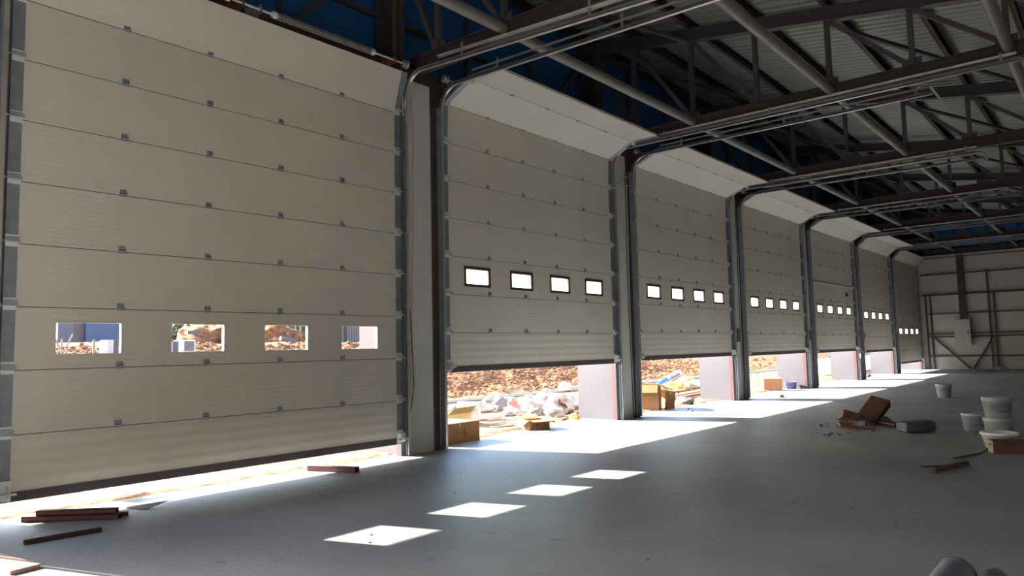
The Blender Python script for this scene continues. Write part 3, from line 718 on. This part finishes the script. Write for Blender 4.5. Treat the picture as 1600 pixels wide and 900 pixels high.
r = thing('parked_vehicle', (q.x, q.y, hgt(q.x, q.y)-.0), 'dark vehicle far outside the sixth door', 'vehicle')
h0 = max(.3, q.z-hgt(q.x, q.y))
MB().box(-1.0, 1.0, -2.4, 2.4, .45, 1.3).box(-.9, .9, -1.6, 1.4, 1.3, 2.1).done('vehicle_body', 'vehicle', r, bevel=.12)
for yy in (-1.5, 1.5):
    for xx in (-.9, .9): MB().tube([(xx-.12, yy, .4), (xx+.12, yy, .4)], .4, 18).done('wheel', 'wire', r)
q = G(1360, 582); b = MB(); b.bar((-.3, -.4, .05), (.3, .5, .2), .1, .04); single(b, 'plank', 'slipsheet', sit(q), 'dark tilted plank outside the sixth door', 'plank')
q = at(1357, 589, 2, 0); b = MB(); b.add([(a*.12, b_*.16, c_*.08+.06) for a, b_, c_ in ICO], ICF); single(b, 'rubble_lump', 'slipsheet', (q.x, q.y, 0), 'dark lump on the sunlit slab at the sixth door', 'rubble')
# white low wall outside last door
b = MB(); b.box(-2.6, -2.4, 34, 46, -.2, .75); single(b, 'low_wall', 'white', (-2.5, 40, -.2), 'low white wall outside the last door', 'wall', kind='structure', off=(-2.5, 40, -.2))

# ------------------------------------------------------------------ things beyond the nearest door windows
XM = -12.6
for k, (x0, y0, x1, y1) in enumerate(((86, 529, 95, 548), (94, 560, 114, 522), (96, 545, 97, 530), (88, 556, 96, 544), (90, 548, 100, 560), (98, 560, 106, 545), (146, 562, 147, 531))):
    a, c_ = at(x0, y0, 0, XM), at(x1, y1, 0, XM-.1)
    lo, hi = (a, c_) if a.z < c_.z else (c_, a)
    d = (lo-hi).normalized(); lo = lo+d*.35
    b = MB(); b.tube([tuple(lo), tuple(hi)], .022 if k < 6 else .03, 6)
    single(b, 'timber_stake', 'wood_l', tuple(lo), ('single pale stake upright on the soil bank' if k == 6 else 'pale timber stick in the bundle seen through the leftmost window'), 'stick', None if k == 6 else 'sticks on the soil bank', off=tuple(lo))
def blockpx(name, x0, y0, x1, y1, X, th, m, label, cat, deep=.25):
    a, c_ = at(x0, y0, 0, X), at(x1, y1, 0, X)
    zlo = min(a.z, c_.z)-deep
    b = MB(); b.box(X-th, X, min(a.y, c_.y), max(a.y, c_.y), zlo, max(a.z, c_.z))
    return single(b, name, m, (X, (a.y+c_.y)/2, zlo), label, cat, off=(X, (a.y+c_.y)/2, zlo))
blockpx('foam_block', 168, 531, 177, 551, -12.5, .5, 'foam', 'white upright block at the right of the leftmost window', 'block')
blockpx('foam_block', 178, 531, 189, 549, -12.7, .4, 'pier_out', 'greyish white block beside the white upright block', 'block')
blockpx('foam_block', 270, 533, 279, 552, -12.4, .5, 'pier_out', 'pale upright block at the left of the second window', 'block')
r_ = blockpx('white_cabinet', 287, 531, 305, 550, -12.6, .6, 'white', 'white empty casing on the soil bank in the second window', 'casing')
a = at(289, 533, 0, -12.58); c_ = at(303.5, 548, 0, -12.58)
MB().box(-.01, .02, -(c_.y-a.y)/2, (c_.y-a.y)/2, c_.z, a.z).done('grey_front', 'sheet_g', r_, (0, 0, r_.location.z), loc=(.0, (a.y+c_.y)/2-r_.location.y, 0))
# heaps beyond
def heap(x, y, X, sx, sy, sz, seed, label, m='soil'):
    q = at(x, y, 0, X); crumple('soil_heap', (q.x, q.y, q.z-sz*.9), sx, sy, sz, seed, m, label, 'soil heap', n=40)
heap(322, 520, -26, 1.6, 1.1, .7, 71, 'brown soil heap in the second window')
heap(427, 519, -27, 1.6, .95, 1.0, 72, 'brown soil heap in the third window')
q = at(438, 529, 0, -17); q_ = at(461, 532, 0, -17)
b = MB(); b.tube([(q.x, q.y, q.z), (q_.x, q_.y, q_.z-.05)], .09, 14); single(b, 'culvert_pipe', 'slipsheet', tuple(q), 'dark pipe lying on the earth in the third window', 'pipe', off=tuple(q))
b = MB(); b.bar(at(291, 520, 0, -20), at(310, 519, 0, -20), .3, .14); single(b, 'dark_beam', 'slipsheet', tuple(at(300, 520, 0, -20)), 'dark beam resting on the heap in the second window', 'beam', off=tuple(at(300, 520, 0, -20)))
for k, x in enumerate((462, 470)):
    a = at(x, 533, 0, -30); b = MB(); b.tube([(a.x, a.y, a.z-.8), (a.x, a.y, a.z+4)], .06, 8)
    single(b, 'lamp_post', 'kerb', (a.x, a.y, a.z-.8), ('thin pale post behind the pipe in the third window', 'second thin pale post farther right in the third window')[k], 'post', off=(a.x, a.y, a.z-.8))
def tree(x, X, z1, rr, seed, label):
    q = at(x, 522, 0, X); r = thing('tree', (X, q.y, 2.4), label, 'tree', 'distant trees')
    MB().tube([(0, 0, -.6), (0, 0, z1*.6)], .18, 8, r1=.1).done('trunk', 'bark', r)
    b = MB(); rr_ = random.Random(seed)
    for _ in range(900):
        d = Vector((rr_.gauss(0, 1), rr_.gauss(0, 1), rr_.gauss(0, 1))).normalized()*(rr_.random()**.4)
        p_ = Vector((d.x*rr, d.y*rr, z1*.62+d.z*z1*.4)); u = Vector((rr_.gauss(0, 1), rr_.gauss(0, 1), rr_.gauss(0, 1))).normalized()*.22; v = u.orthogonal().normalized()*.16
        b.add([p_-u, p_+v, p_+u, p_-v], [(0, 1, 2, 3)])
    b.done('crown', 'tree', r)
for k, (x, X) in enumerate(((436, -78), (457, -60), (474, -70), (275, -55), (488, -84))):
    tree(x, X, 2.6 if x > 300 else 1.9, 2.1, k, ('olive tree left of the posts in the third window', 'olive tree behind the posts in the third window', 'olive tree at the right of the third window', 'low olive tree at the left of the second window', 'olive tree just right of the third window view')[k])
# blue hall
a, c_ = at(90, 527, 0, -40), at(114, 527, 0, -40); e_ = at(134, 527, 0, -40)
r = thing('distant_hall', (-43, 19, 2.5), 'distant blue and grey industrial building in the leftmost window', 'building')
off = (-43, 19, 2.5)
MB().box(-48, -40, a.y, c_.y, 2, 7.5).done('grey_wing', 'gwall', r, off)
MB().box(-48, -40.3, c_.y, e_.y, 2, 7.5).done('brown_wing', 'brwall', r, off)
MB().box(-48, -40, e_.y, 19.6, 2, 7.5).done('blue_wing', 'bwall', r, off)
# corrugated fence
a, c_ = at(528, 532, 0, -25), at(566, 532, 0, -25)
r = thing('corrugated_fence', (-25, a.y, 1.6), 'tall corrugated sheet fence in the rightmost window of the nearest door', 'fence')
b = MB(); vs = []; n = 80
for k in range(n+1):
    y = a.y-.6+(c_.y-a.y+1.6)*k/n; x = -25+(.05 if (k//2) % 2 else -.05)
    vs += [(x, y, 1.5), (x, y, 5.0)]
b.add(vs, [(2*k, 2*k+1, 2*k+3, 2*k+2) for k in range(n)]); o = b.done('sheet', 'fence', r, (-25, a.y, 1.6)); o.modifiers.new('t', 'SOLIDIFY').thickness = .02
for y in (a.y+.5, c_.y-.05): MB().box(-24.9, -24.75, y-.09, y+.09, 1.5, 5.0).done('post', 'slipsheet', r, (-25, a.y, 1.6))

# ------------------------------------------------------------------ floor things inside
def fl(x, y): p_ = at(x, y, 2, 0); return Vector((p_.x, p_.y, 0))
# red steel channels under the nearest door
def channel(name, a, c_, w_, h_, m, label, cat, z=0, t=.008):
    a, c_ = Vector(a), Vector(c_); L = (c_-a).length; ang = math.atan2(c_.y-a.y, c_.x-a.x)
    b = MB(); b.box(0, L, -w_/2, -w_/2+t, 0, h_); b.box(0, L, -w_/2, w_/2, h_-t, h_); b.box(0, L, -w_/2, w_/2, 0, t); b.box(.0, L, w_/2-t, w_/2, 0, h_)
    return single(b, name, m, (a.x, a.y, z), label, cat, rot=(0, 0, ang))
a, c_ = fl(37, 815), fl(187, 810); d = (c_-a).normalized(); nrm = Vector((-d.y, d.x, 0))
channel('steel_offcut', a, c_, .09, .05, 'primer_red', 'lower red steel offcut under the nearest door', 'steel offcut')
channel('steel_offcut', a+d*.12+nrm*.01, c_-d*.03+nrm*.01, .07, .045, 'primer_red', 'red steel offcut lying on top of another under the nearest door', 'steel offcut', z=.052)
channel('steel_offcut', a+d*.55+nrm*.13, c_+nrm*.1+d*.02, .05, .04, 'primer_red', 'short red steel offcut behind the stacked pair', 'steel offcut')
a, c_ = fl(37, 851), fl(158, 830); channel('wood_strip', a, c_, .045, .035, 'wood_d', 'dull brown timber strip on the shaded floor at lower left', 'timber strip')
a, c_ = fl(484, 735), fl(558, 738); channel('steel_offcut', a, c_, .11, .065, 'primer_red', 'short red beam offcut near the right end of the nearest door', 'steel offcut')
q = fl(180, 793); b = MB(); b.box(-.12, .12, -.17, .17, 0, .2); single(b, 'foam_block', 'foam', (-.38, 3.42, 0), 'white foam block outside under the nearest door', 'block', rot=(0, 0, .1))
b = MB(); b.add([(0, 0, 0), (.3, .1, 0), (.25, .35, .04), (0, 0, .004), (.3, .1, .004), (.25, .35, .044)], [(2, 1, 0), (3, 4, 5), (0, 1, 4, 3), (1, 2, 5, 4), (2, 0, 3, 5)])
q = fl(192, 794); single(b, 'metal_scrap', 'slipsheet', (q.x, q.y, .005), 'dark triangular sheet scrap beside the red offcuts', 'sheet scrap')
a, c_ = fl(-120, 850), fl(40, 893); b = MB(); b.bar(a+Vector((0, 0, .015)), c_+Vector((0, 0, .015)), .2, .03); single(b, 'board', 'pinkboard', tuple(a), 'pale pink sunlit board at the lower left corner of the floor', 'board', off=tuple(a))

# cardboard rubbish pile
GP = 'rubbish pile on the floor'
def slab(name, px, sx, sy, sz, rot, m, label, cat, z=0):
    q = fl(*px) if not isinstance(px, Vector) else px; b = MB(); w_ = .006
    b.box(-sx/2, sx/2, -sy/2, sy/2, 0, w_); b.box(-sx/2, sx/2, -sy/2, sy/2, sz-w_, sz); b.box(-sx/2, sx/2, -sy/2, -sy/2+w_, w_, sz-w_); b.box(-sx/2, sx/2, sy/2-w_, sy/2, w_, sz-w_); b.box(-sx/2, -sx/2+w_, -sy/2+w_, sy/2-w_, w_, sz-w_)
    return single(b, name, m, (q.x, q.y, z), label, cat, GP, rot=rot)
slab('crushed_carton', (1366, 662), .34, .62, .15, (.62, .25, -.15), 'board_dk', 'largest dull red crushed carton tilted up in the rubbish pile', 'carton', .17)
slab('crushed_carton', (1326, 664), .3, .34, .14, (-.25, .3, .5), 'board_dk', 'crushed red carton at the left end of the rubbish pile', 'carton', .08)
slab('crushed_carton', (1345, 664), .25, .4, .06, (.15, -.2, 1.1), 'greybag', 'flat dark carton between the crushed red cartons', 'carton', .06)
slab('cardboard_sheet', (1392, 665), .35, .6, .03, (.05, .08, .9), 'board_dk', 'flat red cardboard beside the dark grey wrapped bundle', 'cardboard', .03)
slab('cardboard_sheet', (1338, 669), .3, .6, .012, (.04, .0, 1.2), 'board_dk', 'flat cardboard sheet at the front of the rubbish pile', 'cardboard', .01)
slab('cardboard_sheet', (1322, 670), .22, .3, .03, (.2, .2, .4), 'board', 'pale torn cardboard at the front left of the pile', 'cardboard', .04)
crumple('plastic_film', tuple(fl(1352, 665)), .13, .1, .09, 81, 'sheet_g', 'grey film crumpled under the tilted red carton', 'plastic film')
crumple('plastic_film', tuple(fl(1380, 663)), .12, .1, .11, 82, 'sheet_g', 'grey film crumpled right of the tilted red carton', 'plastic film')
q = fl(1430, 676)
b = MB(); b.box(-.15, .15, -.27, .27, 0, .18)
o = single(b, 'wrapped_bundle', 'greybag', (q.x, q.y+.1, 0), 'dark grey wrapped bundle on the floor right of the cardboard pile', 'bundle', rot=(.04, 0, -.75), bevel=.05)
for k in range(34):
    x, y = rnd.gauss(1330, 38), rnd.uniform(664, 682)
    if k < 9: x, y = rnd.uniform(1240, 1310), rnd.uniform(640, 690)
    q = fl(x, y); s = rnd.uniform(.012, .035); b = MB(); b.add([(a_*s, b_*s*1.3, c2*s*.35+s*.3) for a_, b_, c2 in ICO], ICF)
    dark = rnd.random() < .6
    single(b, 'floor_scrap', 'slipsheet' if dark else 'sheet', tuple(q), ('tiny dark scrap' if dark else 'tiny pale scrap') + ' on the floor around the cardboard pile', 'scrap', 'tiny dark scraps around the pile' if dark else 'tiny pale scraps around the pile', rot=(0, 0, rnd.uniform(0, 3)))
for k, (x, y) in enumerate(((580, 836), (578, 848), (711, 771), (1255, 710), (1275, 713), (1240, 787), (1330, 793), (1400, 817), (1012, 875), (720, 740), (1420, 687))):
    q = fl(x, y); s = .012; b = MB(); b.add([(a_*s, b_*s*1.3, c2*s*.35+s*.3) for a_, b_, c2 in ICO], ICF)
    single(b, 'floor_speck', 'slipsheet', tuple(q), 'tiny dark speck on the open concrete floor', 'scrap', 'specks on the open floor')
# buckets
q = fl(1475.5, 621); bucket('bucket', (q.x, q.y, 0), .15, .185, .35, 'bucket_g', 'single dusty bucket standing alone far back on the floor')
q = fl(1526, 672.5); bucket('bucket', (q.x, q.y, 0), .175, .205, .29, 'bucket_g', 'dusty white bucket standing left of the bucket stack', label_band='bucket_label')
s0 = fl(1563, 699); bucket('tub', (s0.x, s0.y, 0), .17, .225, .21, 'white', 'wide white tub in front of the bucket stack', cat='tub')
s1 = fl(1562, 683)
bucket('bucket', (s1.x, s1.y, 0), .17, .20, .29, 'bucket_g', 'lower bucket of the two-bucket stack', lid=True)
bucket('bucket', (s1.x+.0, s1.y, .302), .165, .20, .30, 'bucket_g', 'upper bucket of the two-bucket stack with dark label', lid=True, label_band='bucket_label')
# wooden crate
q = fl(1567, 712)
q = fl(1553, 709)
r = thing('wooden_beam', (q.x, q.y, 0), 'thick reddish wooden beam lying at the right edge', 'beam'); r.rotation_euler.z = .42
MB().box(0, 1.6, 0, .2, 0, .17).done('beam_body', 'wood', r, bevel=.006)
MB().box(-.004, 0, .005, .195, .005, .165).done('end_grain', 'wood_l', r)
MB().tube([(-.012, .1, .11), (-.003, .1, .11)], .016, 10).done('bolt_hole', 'wire', r)
for k, (x0, y0, x1, y1, w_, lab) in enumerate(((1459, 739, 1511, 727, .055, 'thick dark stick lying on the floor at right'), (1440, 730, 1483, 728, .015, 'thin dark stick beside the thick one'), (1491, 717, 1530, 710, .02, 'thin stick pointing at the wooden beam'), (1530, 710, 1549, 700, .015, 'short thin stick against the white tub'))):
    a, c_ = fl(x0, y0), fl(x1, y1); b = MB(); b.bar(a+Vector((0, 0, w_/2)), c_+Vector((0, 0, w_/2)), w_, w_*.9)
    single(b, 'wooden_stick', 'wood_d', tuple(a), lab, 'stick', off=tuple(a))
a, c_ = fl(1472, 661), fl(1499, 662); d = c_-a
b = MB(); b.bar(a+Vector((0, 0, .01)), c_+Vector((0, 0, .02)), .09, .012); single(b, 'paper_strip', 'sheet', tuple(a), 'pale strip of paper on the floor left of the buckets', 'paper', off=tuple(a))
q = fl(1425, 578); crumple('white_lump', (3.3, Y_END-.45, 0), .22, .12, .1, 91, 'sheet', 'small white lump at the foot of the far wall', 'scrap')
# pipes at the lower right corner
for k, (xe, ye, rr, lab) in enumerate(((1497, 928, .105, 'larger blue-grey pipe end at the lower right corner'), (1556, 930, .075, 'smaller blue-grey pipe end beside the larger one'))):
    e_ = fl(xe, ye); dr = Vector((0, -1, 0)).normalized(); st = e_+dr*1.5
    r = thing('plastic_pipe', (e_.x, e_.y, 0), lab, 'pipe', 'pipes at the lower right corner')
    MB().tube([tuple(e_+Vector((0, 0, rr))), tuple(st+Vector((0, 0, rr)))], rr, 28).done('pipe_body', 'pipe_b', r, tuple(e_))
    MB().tube([tuple(e_-dr*.012+Vector((0, 0, rr))), tuple(e_+dr*.03+Vector((0, 0, rr)))], rr+.003, 28).done('end_cap', 'pipe_b', r, tuple(e_), bevel=.01)
